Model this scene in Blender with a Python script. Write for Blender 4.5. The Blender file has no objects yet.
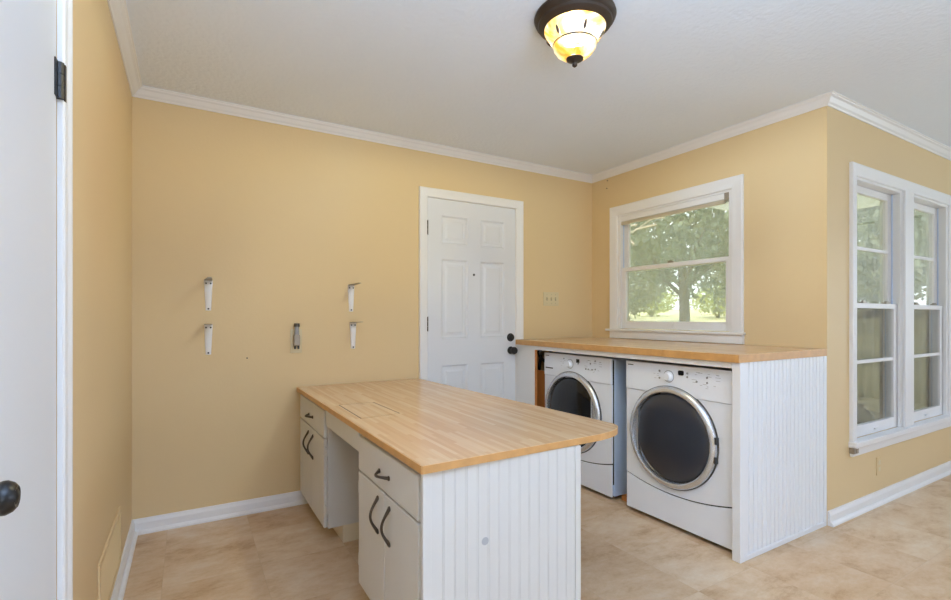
import bpy, bmesh, math, random
from mathutils import Vector, Matrix
C = bpy.context.scene.collection
PI = math.pi
XL, YB, XR, YF, H = -.266, 3.236, 3.128, 1.366, 2.44
XE, YR = 6.5, -2.7            # far walls of the room, beyond the frame
WT = .12

# ------------------------------------------------------------------ materials
def lin(c):
    return tuple(((v/255)/12.92 if v/255 <= .04045 else ((v/255+.055)/1.055)**2.4) for v in c)
def newmat(name):
    m = bpy.data.materials.new(name); m.use_nodes = True
    nt = m.node_tree
    return m, nt, nt.nodes['Principled BSDF']
def N(nt, typ, **kw):
    n = nt.nodes.new(typ)
    for k, v in kw.items():
        if k.startswith('i_'): n.inputs[k[2:].replace('_', ' ')].default_value = v
        else: setattr(n, k, v)
    return n
def coords(nt, scale=(1,1,1), loc=(0,0,0)):
    g = N(nt, 'ShaderNodeNewGeometry')
    mp = N(nt, 'ShaderNodeMapping'); mp.inputs['Scale'].default_value = scale; mp.inputs['Location'].default_value = loc
    nt.links.new(g.outputs['Position'], mp.inputs['Vector'])
    return mp.outputs['Vector']
def mixc(nt, fac, a, b, blend='MIX'):
    n = nt.nodes.new('ShaderNodeMix'); n.data_type = 'RGBA'; n.blend_type = blend
    for s, v in ((n.inputs[0], fac), (n.inputs[6], a), (n.inputs[7], b)):
        if isinstance(v, bpy.types.NodeSocket): nt.links.new(v, s)
        elif isinstance(v, (int, float)): s.default_value = v
        else: s.default_value = (*v[:3], 1)
    return n.outputs[2]
def ramp(nt, src, stops):
    r = nt.nodes.new('ShaderNodeValToRGB'); nt.links.new(src, r.inputs[0])
    e = r.color_ramp.elements
    while len(e) < len(stops): e.new(.5)
    for el, (p, c) in zip(e, stops):
        el.position = p; el.color = (*c[:3], 1) if not isinstance(c, (int, float)) else (c, c, c, 1)
    return r.outputs[0]
def paint(name, rgb, rough=.5, var=.06, nscale=1.5, bump=0, bscale=80, metallic=0, spec=.5):
    m, nt, b = newmat(name)
    c = lin(rgb)
    v = coords(nt)
    n = N(nt, 'ShaderNodeTexNoise', i_Scale=nscale, i_Detail=4.0); nt.links.new(v, n.inputs['Vector'])
    col = mixc(nt, n.outputs['Fac'], [x*(1-var) for x in c], [min(1, x*(1+var)) for x in c])
    nt.links.new(col, b.inputs['Base Color'])
    b.inputs['Roughness'].default_value = rough; b.inputs['Metallic'].default_value = metallic
    b.inputs['Specular IOR Level'].default_value = spec
    if bump:
        n2 = N(nt, 'ShaderNodeTexNoise', i_Scale=bscale, i_Detail=3.0); nt.links.new(v, n2.inputs['Vector'])
        bp = N(nt, 'ShaderNodeBump', i_Strength=bump, i_Distance=.004); nt.links.new(n2.outputs['Fac'], bp.inputs['Height'])
        nt.links.new(bp.outputs[0], b.inputs['Normal'])
    return m
M = {}
M['yellow'] = paint('yellow_wall_paint', (221,196,152), .55, .035, 1.2, .12, 60, spec=.3)
M['ceiling'] = paint('textured_ceiling', (232,240,252), .9, .02, 2, .9, 45, spec=.1)
M['white'] = paint('white_trim_paint', (232,231,231), .4, .02, 3)
M['doorwhite'] = paint('white_door_paint', (222,224,229), .42, .015, 2)
M['cabwhite'] = paint('cabinet_white_paint', (212,211,209), .45, .035, 5)
M['bead'] = paint('beadboard_white_paint', (232,234,238), .42, .02, 3)
M['cream'] = paint('cream_paint', (226,215,192), .5, .04, 4)
M['appl'] = paint('white_enamel', (238,243,253), .2, .004, 2)
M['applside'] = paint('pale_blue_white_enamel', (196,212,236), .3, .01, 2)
M['chrome'] = paint('brushed_silver', (214,218,226), .27, .05, 6, metallic=.75)
M['dkgrey'] = paint('dark_grey_plastic', (58,60,64), .4, .05)
M['grey'] = paint('grey_plastic', (150,152,156), .4, .05)
M['black'] = paint('black_metal', (22,22,24), .32, .1)
M['void'] = paint('gap_and_display_black', (10,10,11), .8, .1)
M['pewter'] = paint('antique_pewter', (88,82,78), .35, .2, 20, metallic=.8)
M['bronze'] = paint('oil_rubbed_bronze', (66,55,47), .45, .25, 14, metallic=.5)
M['beige'] = paint('beige_plastic', (214,198,160), .4, .03)
M['taupe'] = paint('tarnished_and_shaded_metal', (158,148,134), .4, .15, 30, metallic=.4)
M['rawwood'] = paint('raw_orange_wood', (186,118,58), .6, .15, 12)
M['darkline'] = paint('dark_gap_shade', (62,45,30), .8, .1)
M['print'] = paint('grey_print', (172,174,180), .5, .02)
M['curtain'] = paint('white_curtain_cloth', (240,240,238), .9, .02)
M['bark'] = paint('bark', (92,84,74), .9, .25, 12)
M['leafdead'] = paint('bare_twigs', (178,160,138), .8, .2, 9)

def leafmat(name, a, b):
    m, nt, bs = newmat(name)
    oi = N(nt, 'ShaderNodeTexNoise', i_Scale=2.2, i_Detail=3.0); nt.links.new(coords(nt), oi.inputs['Vector'])
    nt.links.new(ramp(nt, oi.outputs['Fac'], [(.3, lin(a)), (.7, lin(b))]), bs.inputs['Base Color'])
    bs.inputs['Roughness'].default_value = .6
    t = N(nt, 'ShaderNodeBsdfTranslucent'); nt.links.new(bs.inputs['Base Color'].links[0].from_socket, t.inputs['Color'])
    mx = N(nt, 'ShaderNodeMixShader'); mx.inputs[0].default_value = .35
    nt.links.new(bs.outputs[0], mx.inputs[1]); nt.links.new(t.outputs[0], mx.inputs[2])
    nt.links.new(mx.outputs[0], nt.nodes['Material Output'].inputs[0])
    return m
M['leaf'] = leafmat('tree_leaves', (82,96,76), (132,142,112))
M['leafy'] = leafmat('bright_shrub_leaves', (150,166,84), (206,208,120))
M['leafg'] = leafmat('hedge_leaves', (104,114,96), (156,160,136))

def grassmat():
    m, nt, b = newmat('sunlit_meadow')
    n = N(nt, 'ShaderNodeTexNoise', i_Scale=.6, i_Detail=6.0); nt.links.new(coords(nt), n.inputs['Vector'])
    nt.links.new(ramp(nt, n.outputs['Fac'], [(.3, lin((150,150,104))), (.7, lin((214,208,160)))]), b.inputs['Base Color'])
    b.inputs['Roughness'].default_value = .95
    return m
M['grass'] = grassmat()

def tilemat():
    m, nt, b = newmat('stone_look_floor_tile')
    T = .4
    p = coords(nt, (1/T, 1/T, 1), (-1.9/T+20, -2.52/T+20, 0))
    fl = N(nt, 'ShaderNodeVectorMath', operation='FLOOR'); nt.links.new(p, fl.inputs[0])
    wn = N(nt, 'ShaderNodeTexWhiteNoise', noise_dimensions='3D'); nt.links.new(fl.outputs[0], wn.inputs['Vector'])
    # noise, shifted by a random vector per tile
    sc = N(nt, 'ShaderNodeVectorMath', operation='SCALE'); nt.links.new(wn.outputs['Color'], sc.inputs[0]); sc.inputs['Scale'].default_value = 30
    ad = N(nt, 'ShaderNodeVectorMath', operation='ADD'); nt.links.new(p, ad.inputs[0]); nt.links.new(sc.outputs[0], ad.inputs[1])
    st = N(nt, 'ShaderNodeMapping'); st.inputs['Scale'].default_value = (1, 1.7, 1); nt.links.new(ad.outputs[0], st.inputs[0])
    n1 = N(nt, 'ShaderNodeTexNoise', i_Scale=1.5, i_Detail=11.0, i_Roughness=.74, i_Distortion=.15); nt.links.new(st.outputs[0], n1.inputs['Vector'])
    n2 = N(nt, 'ShaderNodeTexNoise', i_Scale=22.0, i_Detail=4.0); nt.links.new(ad.outputs[0], n2.inputs['Vector'])
    c1 = ramp(nt, n1.outputs['Fac'], [(.30, lin((186,150,112))), (.46, lin((216,190,158))), (.56, lin((224,203,176))), (.74, lin((232,222,208)))])
    tint = mixc(nt, wn.outputs['Value'], lin((240,228,214)), lin((255,255,255)))
    c2 = mixc(nt, 1.0, c1, tint, 'MULTIPLY')
    c3 = mixc(nt, n2.outputs['Fac'], [.86]*3, [1.0]*3)
    c4 = mixc(nt, .7, c2, c3, 'MULTIPLY')
    fr = N(nt, 'ShaderNodeVectorMath', operation='FRACTION'); nt.links.new(p, fr.inputs[0])
    sp = N(nt, 'ShaderNodeSeparateXYZ'); nt.links.new(fr.outputs[0], sp.inputs[0])
    def edge(s):
        a = N(nt, 'ShaderNodeMath', operation='SUBTRACT'); nt.links.new(s, a.inputs[0]); a.inputs[1].default_value = .5
        c = N(nt, 'ShaderNodeMath', operation='ABSOLUTE'); nt.links.new(a.outputs[0], c.inputs[0])
        g = N(nt, 'ShaderNodeMath', operation='GREATER_THAN'); nt.links.new(c.outputs[0], g.inputs[0]); g.inputs[1].default_value = .4955
        return g.outputs[0]
    mxm = N(nt, 'ShaderNodeMath', operation='MAXIMUM'); nt.links.new(edge(sp.outputs[0]), mxm.inputs[0]); nt.links.new(edge(sp.outputs[1]), mxm.inputs[1])
    half = N(nt, 'ShaderNodeMath', operation='MULTIPLY'); nt.links.new(mxm.outputs[0], half.inputs[0]); half.inputs[1].default_value = .22
    col = mixc(nt, half.outputs[0], c4, lin((178,152,124)))
    nt.links.new(col, b.inputs['Base Color'])
    b.inputs['Roughness'].default_value = .42; b.inputs['Specular IOR Level'].default_value = .35
    bp = N(nt, 'ShaderNodeBump', i_Strength=.12, i_Distance=.004); nt.links.new(n1.outputs['Fac'], bp.inputs['Height']); nt.links.new(bp.outputs[0], b.inputs['Normal'])
    return m
M['tile'] = tilemat()

def woodmat(name, a, b_, c_, rough=.35):   # narrow strips running along Y
    m, nt, b = newmat(name)
    W, L = .016, .36
    p = coords(nt)
    sp = N(nt, 'ShaderNodeSeparateXYZ'); nt.links.new(p, sp.inputs[0])
    u = N(nt, 'ShaderNodeMath', operation='DIVIDE'); nt.links.new(sp.outputs[0], u.inputs[0]); u.inputs[1].default_value = W
    uf = N(nt, 'ShaderNodeMath', operation='FLOOR'); nt.links.new(u.outputs[0], uf.inputs[0])
    wn0 = N(nt, 'ShaderNodeTexWhiteNoise', noise_dimensions='1D'); nt.links.new(uf.outputs[0], wn0.inputs['W'])
    v = N(nt, 'ShaderNodeMath', operation='DIVIDE'); nt.links.new(sp.outputs[1], v.inputs[0]); v.inputs[1].default_value = L
    v2 = N(nt, 'ShaderNodeMath', operation='ADD'); nt.links.new(v.outputs[0], v2.inputs[0]); nt.links.new(wn0.outputs['Value'], v2.inputs[1])
    vf = N(nt, 'ShaderNodeMath', operation='FLOOR'); nt.links.new(v2.outputs[0], vf.inputs[0])
    cb = N(nt, 'ShaderNodeCombineXYZ'); nt.links.new(uf.outputs[0], cb.inputs[0]); nt.links.new(vf.outputs[0], cb.inputs[1])
    wn = N(nt, 'ShaderNodeTexWhiteNoise', noise_dimensions='3D'); nt.links.new(cb.outputs[0], wn.inputs['Vector'])
    mp = N(nt, 'ShaderNodeMapping'); mp.inputs['Scale'].default_value = (120, 6, 60); nt.links.new(p, mp.inputs[0])
    gr = N(nt, 'ShaderNodeTexNoise', i_Scale=1.0, i_Detail=3.0); nt.links.new(mp.outputs[0], gr.inputs['Vector'])
    base = ramp(nt, wn.outputs['Value'], [(0, lin(a)), (.5, lin(b_)), (1, lin(c_))])
    g2 = mixc(nt, gr.outputs['Fac'], [.78]*3, [1.0]*3)
    col = mixc(nt, .75, base, g2, 'MULTIPLY')
    nt.links.new(col, b.inputs['Base Color'])
    b.inputs['Roughness'].default_value = rough; b.inputs['Specular IOR Level'].default_value = .5
    return m
M['top'] = woodmat('butcher_block', (209,171,130), (217,182,142), (224,193,156), .26)
M['edge'] = paint('butcher_block_edge', (205,156,98), .4, .22, 22)

def glassmat(name, haze, rgb=(185,190,186), fres=True, trans=False):
    m, nt, b = newmat(name)
    out = nt.nodes['Material Output']; nt.nodes.remove(b)
    tr = N(nt, 'ShaderNodeBsdfTransparent'); tr.inputs[0].default_value = (.97,.98,.97,1)
    di = N(nt, 'ShaderNodeBsdfDiffuse'); di.inputs[0].default_value = (*lin(rgb), 1)
    if trans:      # dusty mesh: passes scattered daylight on to the inner side
        tl = N(nt, 'ShaderNodeBsdfTranslucent'); tl.inputs[0].default_value = (*lin(rgb), 1)
        m0 = N(nt, 'ShaderNodeMixShader'); m0.inputs[0].default_value = .6
        nt.links.new(di.outputs[0], m0.inputs[1]); nt.links.new(tl.outputs[0], m0.inputs[2]); di = m0
    m1 = N(nt, 'ShaderNodeMixShader'); m1.inputs[0].default_value = haze
    nt.links.new(tr.outputs[0], m1.inputs[1]); nt.links.new(di.outputs[0], m1.inputs[2])
    if fres:
        gl = N(nt, 'ShaderNodeBsdfGlossy'); gl.inputs['Roughness'].default_value = .02
        f = N(nt, 'ShaderNodeFresnel')          # same reflectance entering and leaving the thin pane
        gb = N(nt, 'ShaderNodeNewGeometry'); mr = N(nt, 'ShaderNodeMapRange'); mr.inputs[3].default_value = 1.5; mr.inputs[4].default_value = 1/1.5
        nt.links.new(gb.outputs['Backfacing'], mr.inputs[0]); nt.links.new(mr.outputs[0], f.inputs['IOR'])
        m2 = N(nt, 'ShaderNodeMixShader'); nt.links.new(f.outputs[0], m2.inputs[0])
        nt.links.new(m1.outputs[0], m2.inputs[1]); nt.links.new(gl.outputs[0], m2.inputs[2])
        nt.links.new(m2.outputs[0], out.inputs[0])
    else: nt.links.new(m1.outputs[0], out.inputs[0])
    return m
M['pane'] = glassmat('window_pane', .03)
M['screen'] = glassmat('insect_screen', .30, (196,204,198), False, True)

M['dscreen'] = glassmat('dark_insect_screen', .72, (112,111,104), False, True)
def doorglass():
    m, nt, b = newmat('dark_door_glass')
    b.inputs['Base Color'].default_value = (.030,.036,.052,1); b.inputs['Roughness'].default_value = .09
    b.inputs['Specular IOR Level'].default_value = .7
    return m
M['dglass'] = doorglass()
def washerglass():
    m, nt, b = newmat('black_door_glass')
    b.inputs['Base Color'].default_value = (.008,.009,.012,1); b.inputs['Roughness'].default_value = .12
    return m
M['wglass'] = washerglass()

def lampglass():
    m, nt, b = newmat('amber_alabaster_glass')
    out = nt.nodes['Material Output']
    n = N(nt, 'ShaderNodeTexNoise', i_Scale=9.0, i_Detail=3.0, i_Distortion=1.0); nt.links.new(coords(nt), n.inputs['Vector'])
    col = ramp(nt, n.outputs['Fac'], [(.36, lin((226,158,60))), (.5, lin((244,214,140))), (.62, lin((255,246,222)))])
    gb = N(nt, 'ShaderNodeNewGeometry')
    nt.links.new(mixc(nt, gb.outputs['Backfacing'], col, (.03,.02,.01)), b.inputs['Base Color']); b.inputs['Roughness'].default_value = .25
    nt.links.new(col, b.inputs['Emission Color']); b.inputs['Emission Strength'].default_value = .27
    t = N(nt, 'ShaderNodeBsdfTransparent'); nt.links.new(col, t.inputs[0])
    mx = N(nt, 'ShaderNodeMixShader'); mx.inputs[0].default_value = .22
    nt.links.new(b.outputs[0], mx.inputs[1]); nt.links.new(t.outputs[0], mx.inputs[2]); nt.links.new(mx.outputs[0], out.inputs[0])
    return m
M['lamp'] = lampglass()

# ------------------------------------------------------------------ mesh helper
class MB:
    def __init__(s): s.bm = bmesh.new()
    def box(s, x0, x1, y0, y1, z0, z1, bev=0):
        m = Matrix.Translation(((x0+x1)/2, (y0+y1)/2, (z0+z1)/2)) @ Matrix.Diagonal((abs(x1-x0), abs(y1-y0), abs(z1-z0), 1))
        r = bmesh.ops.create_cube(s.bm, size=1, matrix=m)
        if bev:
            ed = list({e for v in r['verts'] for e in v.link_edges})
            bmesh.ops.bevel(s.bm, geom=ed, offset=bev, segments=2, affect='EDGES', profile=.5)
        return s
    def faces(s, vs, fs):
        bv = [s.bm.verts.new(v) for v in vs]
        for f in fs:
            try: s.bm.faces.new([bv[i] for i in f])
            except ValueError: pass
        return s
    def lathe(s, prof, org, axis, seg=32, caps=True):
        """prof: list of (r, t): radius, distance along the axis from org"""
        a = Vector(axis).normalized(); org = Vector(org)
        p = a.orthogonal().normalized(); q = a.cross(p)
        rings = []
        for r, t in prof:
            if r < 1e-6: rings.append([s.bm.verts.new(org+a*t)])
            else: rings.append([s.bm.verts.new(org+a*t+(p*math.cos(2*PI*i/seg)+q*math.sin(2*PI*i/seg))*r) for i in range(seg)])
        for A, B in zip(rings, rings[1:]):
            for i in range(seg):
                j = (i+1) % seg
                f = [A[i % len(A)], A[j % len(A)], B[j % len(B)], B[i % len(B)]]
                f2 = []
                for v in f:
                    if v not in f2: f2.append(v)
                if len(f2) > 2: s.bm.faces.new(f2)
        if caps:
            for R in (rings[0], rings[-1]):
                if len(R) > 2:
                    try: s.bm.faces.new(R)
                    except ValueError: pass
        return s
    def cyl(s, a, b, r, seg=16, r2=None):
        a, b = Vector(a), Vector(b)
        return s.lathe([(r, 0), (r if r2 is None else r2, (b-a).length)], a, b-a, seg)
    def tube(s, pts, rad, seg=10):
        pts = [Vector(p) for p in pts]; n = len(pts)
        rr = rad if isinstance(rad, (list, tuple)) else [rad]*n
        prev = None; rings = []
        for i, p in enumerate(pts):
            t = (pts[min(i+1, n-1)]-pts[max(i-1, 0)]).normalized()
            u = t.orthogonal().normalized() if prev is None else (prev-t*prev.dot(t)).normalized()
            prev = u; w = t.cross(u)
            rings.append([s.bm.verts.new(p+(u*math.cos(2*PI*k/seg)+w*math.sin(2*PI*k/seg))*rr[i]) for k in range(seg)])
        for A, B in zip(rings, rings[1:]):
            for k in range(seg): s.bm.faces.new([A[k], A[(k+1) % seg], B[(k+1) % seg], B[k]])
        s.bm.faces.new(rings[0]); s.bm.faces.new(rings[-1])
        return s
    def prism(s, poly, z0, z1, hole=None):
        loops = [poly] + ([hole] if hole else [])
        for z in (z0, z1):
            edges = []
            for L in loops:
                vs = [s.bm.verts.new((x, y, z)) for x, y in L]
                edges += [s.bm.edges.new((vs[i], vs[(i+1) % len(vs)])) for i in range(len(vs))]
            bmesh.ops.triangle_fill(s.bm, use_beauty=True, edges=edges, normal=(0, 0, 1))
        for L in loops:
            n = len(L)
            for i in range(n):
                (x0, y0), (x1, y1) = L[i], L[(i+1) % n]
                s.faces([(x0,y0,z0),(x1,y1,z0),(x1,y1,z1),(x0,y0,z1)], [(0,1,2,3)])
        bmesh.ops.remove_doubles(s.bm, verts=s.bm.verts, dist=1e-5)
        return s
    def sweep(s, prof, p0, p1, nrm, m0=0, m1=0):
        """prof: closed (depth, z) outline; straight run p0->p1 along a wall of inward normal nrm, mitred ends"""
        p0, p1, nrm = Vector(p0), Vector(p1), Vector(nrm)
        d = (p1-p0).normalized(); n = len(prof)
        vs = [p0+nrm*a+Vector((0,0,z))-d*(a*m0) for a, z in prof] + [p1+nrm*a+Vector((0,0,z))+d*(a*m1) for a, z in prof]
        fs = [(i, (i+1) % n, n+(i+1) % n, n+i) for i in range(n)] + [tuple(range(n)), tuple(range(n, 2*n))]
        return s.faces(vs, fs)
    def xform(s, mat):
        bmesh.ops.transform(s.bm, matrix=mat, verts=s.bm.verts); return s
    def build(s, name, mat, parent=None, smooth=False, bevel=0):
        org = Vector((0,0,0)); q = parent
        while q is not None: org += q.location; q = q.parent
        bmesh.ops.recalc_face_normals(s.bm, faces=s.bm.faces)
        bmesh.ops.translate(s.bm, verts=s.bm.verts, vec=-org)
        me = bpy.data.meshes.new(name); s.bm.to_mesh(me); s.bm.free()
        me.materials.append(M[mat])
        o = bpy.data.objects.new(name, me); C.objects.link(o); o.parent = parent
        if smooth:
            for p in me.polygons: p.use_smooth = True
            try: me.set_sharp_from_angle(angle=math.radians(35))
            except Exception: pass
        if bevel:
            bv = o.modifiers.new('bevel', 'BEVEL'); bv.width = bevel; bv.segments = 2; bv.limit_method = 'ANGLE'; bv.angle_limit = math.radians(40)
        return o
def thing(name, label, cat, loc, group=None):
    o = bpy.data.objects.new(name, None); o.empty_display_size = .05; o.location = loc; C.objects.link(o)
    o['label'] = label; o['category'] = cat
    if group: o['group'] = group
    return o
def tag(o, label, cat, group=None):
    o['label'] = label; o['category'] = cat
    if group: o['group'] = group
    return o
def struct(o): o['kind'] = 'structure'; return o
def sempty(name, loc=(0,0,0)):
    o = bpy.data.objects.new(name, None); o.empty_display_size = .05; o.location = loc; C.objects.link(o)
    o['kind'] = 'structure'; return o
def box(name, mat, parent, *a, bevel=0, **k):
    return MB().box(*a, **k).build(name, mat, parent, bevel=bevel)

# ------------------------------------------------------------------ room shell
struct(box('floor', 'tile', None, XL-.2, XE+.2, YR-.2, YB+.2, -.12, 0))
struct(box('ceiling', 'ceiling', None, XL-.2, XE+.2, YR-.2, YB+.2, H, H+.12))
def wall(name, ax, a, b, u0, u1, holes, mat='yellow'):
    """slab wall; ax 0: spans x a..b and runs along y; ax 1: spans y a..b and runs along x.  holes: (u0,u1,z0,z1)"""
    mb = MB()
    def add(p, q, z0, z1):
        if q-p < 1e-4 or z1-z0 < 1e-4: return
        if ax == 0: mb.box(a, b, p, q, z0, z1)
        else: mb.box(p, q, a, b, z0, z1)
    c = u0
    for h0, h1, z0, z1 in sorted(holes):
        add(c, h0, 0, H); add(h0, h1, 0, z0); add(h0, h1, z1, H); c = h1
    add(c, u1, 0, H)
    bmesh.ops.remove_doubles(mb.bm, verts=mb.bm.verts, dist=1e-5)
    return struct(mb.build(name, mat))
D1 = (.845, 1.488)        # closet doorway, along y
D2 = (1.49, 2.298)        # entry doorway, along x
wall('wall_left', 0, XL-WT, XL, YR, YB, [(D1[0], D1[1], 0, 2.05)])
wall('wall_back', 1, YB, YB+WT, XL-WT, XR+WT, [(D2[0], D2[1], 0, 2.0635)])
W1 = (1.92, 2.934, 1.085, 2.045)
wall('wall_right', 0, XR, XR+WT, YF, YB, [W1])
W2a, W2b = (3.465, 4.165, .44, 2.04), (4.295, 4.995, .44, 2.04)
wall('wall_front', 1, YF, YF+WT, XR+WT, XE, [W2a, W2b])
WE = (-1.9, .05, .7, 2.1)
wall('wall_east', 0, XE, XE+WT, YR, YF+WT, [WE], 'white')
WR1 = (.5, 1.7, .6, 2.1)
wall('wall_rear', 1, YR-WT, YR, XL-WT, XE+WT, [WR1], 'white')

crown = [(0,-.052),(.006,-.052),(.010,-.044),(.020,-.036),(.034,-.018),(.044,-.012),(.046,-.006),(.052,-.004),(.052,0),(0,0)]
def trim(i, prof, p0, p1, nrm, m0, m1, name='trim_%d', mat='white'):
    return struct(MB().sweep(prof, p0, p1, nrm, m0, m1).build(name % i if '%' in name else name, mat))
trim(1, crown, (XL,YR,H), (XL,YB,H), (1,0,0), -1, -1)
trim(2, crown, (XL,YB,H), (XR,YB,H), (0,-1,0), -1, -1)
trim(3, crown, (XR,YB,H), (XR,YF,H), (-1,0,0), -1, 1)
trim(4, crown, (XR,YF,H), (XE,YF,H), (0,-1,0), 1, -1)
base = [(0,0),(.030,0),(.030,.010),(.024,.018),(.015,.022),(.015,.058),(.011,.069),(.008,.081),(0,.081)]
trim(0, base, (XL,1.5395,0), (XL,YB,0), (1,0,0), 0, -1, 'baseboard_left')
trim(0, base, (XL,YB,0), (1.436,YB,0), (0,-1,0), -1, 0, 'baseboard_back')
trim(0, base, (XR+.004,YF,0), (XE,YF,0), (0,-1,0), 0, -1, 'baseboard_front')

# ------------------------------------------------------------------ doors
def panel_slab(x0, x1, z0, z1, y, t, panels):
    """door slab with its face at y looking to -y; panels: (x0,x1,z0,z1) moulded raised panels"""
    us = sorted({x0, x1, *[p[0] for p in panels], *[p[1] for p in panels]})
    zs = sorted({z0, z1, *[p[2] for p in panels], *[p[3] for p in panels]})
    mb = MB(); bm = mb.bm
    g = [[bm.verts.new((u, y, z)) for z in zs] for u in us]
    sel = []
    for i in range(len(us)-1):
        for j in range(len(zs)-1):
            f = bm.faces.new([g[i][j], g[i+1][j], g[i+1][j+1], g[i][j+1]])
            cu, cz = (us[i]+us[i+1])/2, (zs[j]+zs[j+1])/2
            if any(p[0] < cu < p[1] and p[2] < cz < p[3] for p in panels): sel.append(f)
    bm.normal_update()
    for th, dp in ((.004, 0), (.012, -.012), (.022, .0), (.016, .006)):
        bmesh.ops.inset_individual(bm, faces=sel, thickness=th, depth=dp, use_even_offset=True)
    # sides and back
    mb.faces([(x0,y,z0),(x1,y,z0),(x1,y,z1),(x0,y,z1),(x0,y+t,z0),(x1,y+t,z0),(x1,y+t,z1),(x0,y+t,z1)],
             [(0,1,5,4),(1,2,6,5),(2,3,7,6),(3,0,4,7),(4,5,6,7)])
    return mb
d2 = sempty('door_2', (1.9, YB, 0))
zb = (.21, .83)
pans = [(a, b, c, d) for a, b in ((1.612,1.842),(1.95,2.18)) for c, d in (zb, (1.02,1.62), (1.728,1.944))]
slab = panel_slab(1.503, 2.285, .012, 2.06, YB-.004, .04, pans).build('door_slab', 'doorwhite', d2)
MB().lathe([(.009,0),(.009,.004),(.006,.005),(.006,.003),(0,.003)], (1.893,YB-.0035,1.51), (0,-1,0), 16).build('peephole', 'dkgrey', slab)
k = MB().lathe([(.031,0),(.031,.004),(.024,.009),(.012,.012),(.011,.030),(.020,.034),(.029,.042),(.0305,.052),(.026,.062),(.012,.067),(0,.068)], (2.236,YB-.004,.918), (0,-1,0), 24)
k.build('door_knob', 'black', slab, smooth=True)
MB().lathe([(.033,0),(.033,.006),(.026,.012),(.026,.020),(.022,.023),(0,.023)], (2.233,YB-.004,1.022), (0,-1,0), 24).build('deadbolt', 'black', slab, smooth=True)
for z in (1.784, 1.08, .30):
    m = MB().box(1.496, 1.505, YB-.009, YB-.0045, z, z+.11)
    for i in range(3): m.cyl((1.4985, YB-.009, z+.004+i*.0345), (1.4985, YB-.009, z+.036+i*.0345), .0065, 10)
    m.build('hinge', 'bronze', slab)
def casing_profile(w): return [(0,0),(0,.010),(.006,.014),(w*.45,.016),(w-.014,.021),(w-.004,.021),(w,.017),(w,0)]
def frame3(parent, mapf, u0, u1, z0, z1, w, name, mat='white', bottom=False):
    """picture-frame casing, profile mitred at the top corners; mapf(u, d, z)"""
    pr = casing_profile(w); n = len(pr)
    def run(A, B):
        mb = MB()
        vs = [mapf(*A(a, d)) for a, d in pr] + [mapf(*B(a, d)) for a, d in pr]
        mb.faces(vs, [(i, (i+1) % n, n+(i+1) % n, n+i) for i in range(n)] + [tuple(range(n)), tuple(range(n, 2*n))])
        mb.build(name, mat, parent)
    run(lambda a, d: (u0-a, d, z0), lambda a, d: (u0-a, d, z1+a))
    run(lambda a, d: (u0-a, d, z1+a), lambda a, d: (u1+a, d, z1+a))
    run(lambda a, d: (u1+a, d, z1+a), lambda a, d: (u1+a, d, z0))
mB = lambda u, d, z: (u, YB-d, z)
mL = lambda u, d, z: (XL+d, u, z)
mR = lambda u, d, z: (XR-d, u, z)
mF = lambda u, d, z: (u, YF-d, z)
frame3(d2, mB, 1.499, 2.289, 0, 2.0625, .066, 'door_casing')
box('threshold', 'taupe', d2, 1.49, 2.298, YB-.004, YB+.10, 0, .012)

d1 = sempty('door_1', (XL, 1.2, 0))
s1 = box('door_slab', 'doorwhite', d1, XL-.037, XL+.001, .858, 1.472, .012, 2.035, bevel=.002)
frame3(d1, mL, .848, 1.485, 0, 2.045, .054, 'door_casing')
box('door_stop', 'white', d1, XL-.06, XL-.004, 1.4735, 1.4875, 0, 2.045)
MB().lathe([(.025,0),(.025,.004),(.020,.009),(.010,.013),(.009,.028),(.015,.031),(.021,.037),(.0235,.045),(.0235,.049),(.020,.056),(.015,.060),(.011,.059),(.010,.060),(0,.062)], (XL+.001,.908,.937), (1,0,0), 28).build('door_knob', 'black', s1, smooth=True)
hg = MB().box(XL+.0012, XL+.004, 1.450, 1.4715, 1.698, 1.784).box(XL+.0122, XL+.0150, 1.487, 1.503, 1.698, 1.784)
for i in range(3): hg.cyl((XL+.006, 1.479, 1.699+i*.0285), (XL+.006, 1.479, 1.7265+i*.0285), .0085, 10)
hg.build('hinge', 'black', d1)

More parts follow.
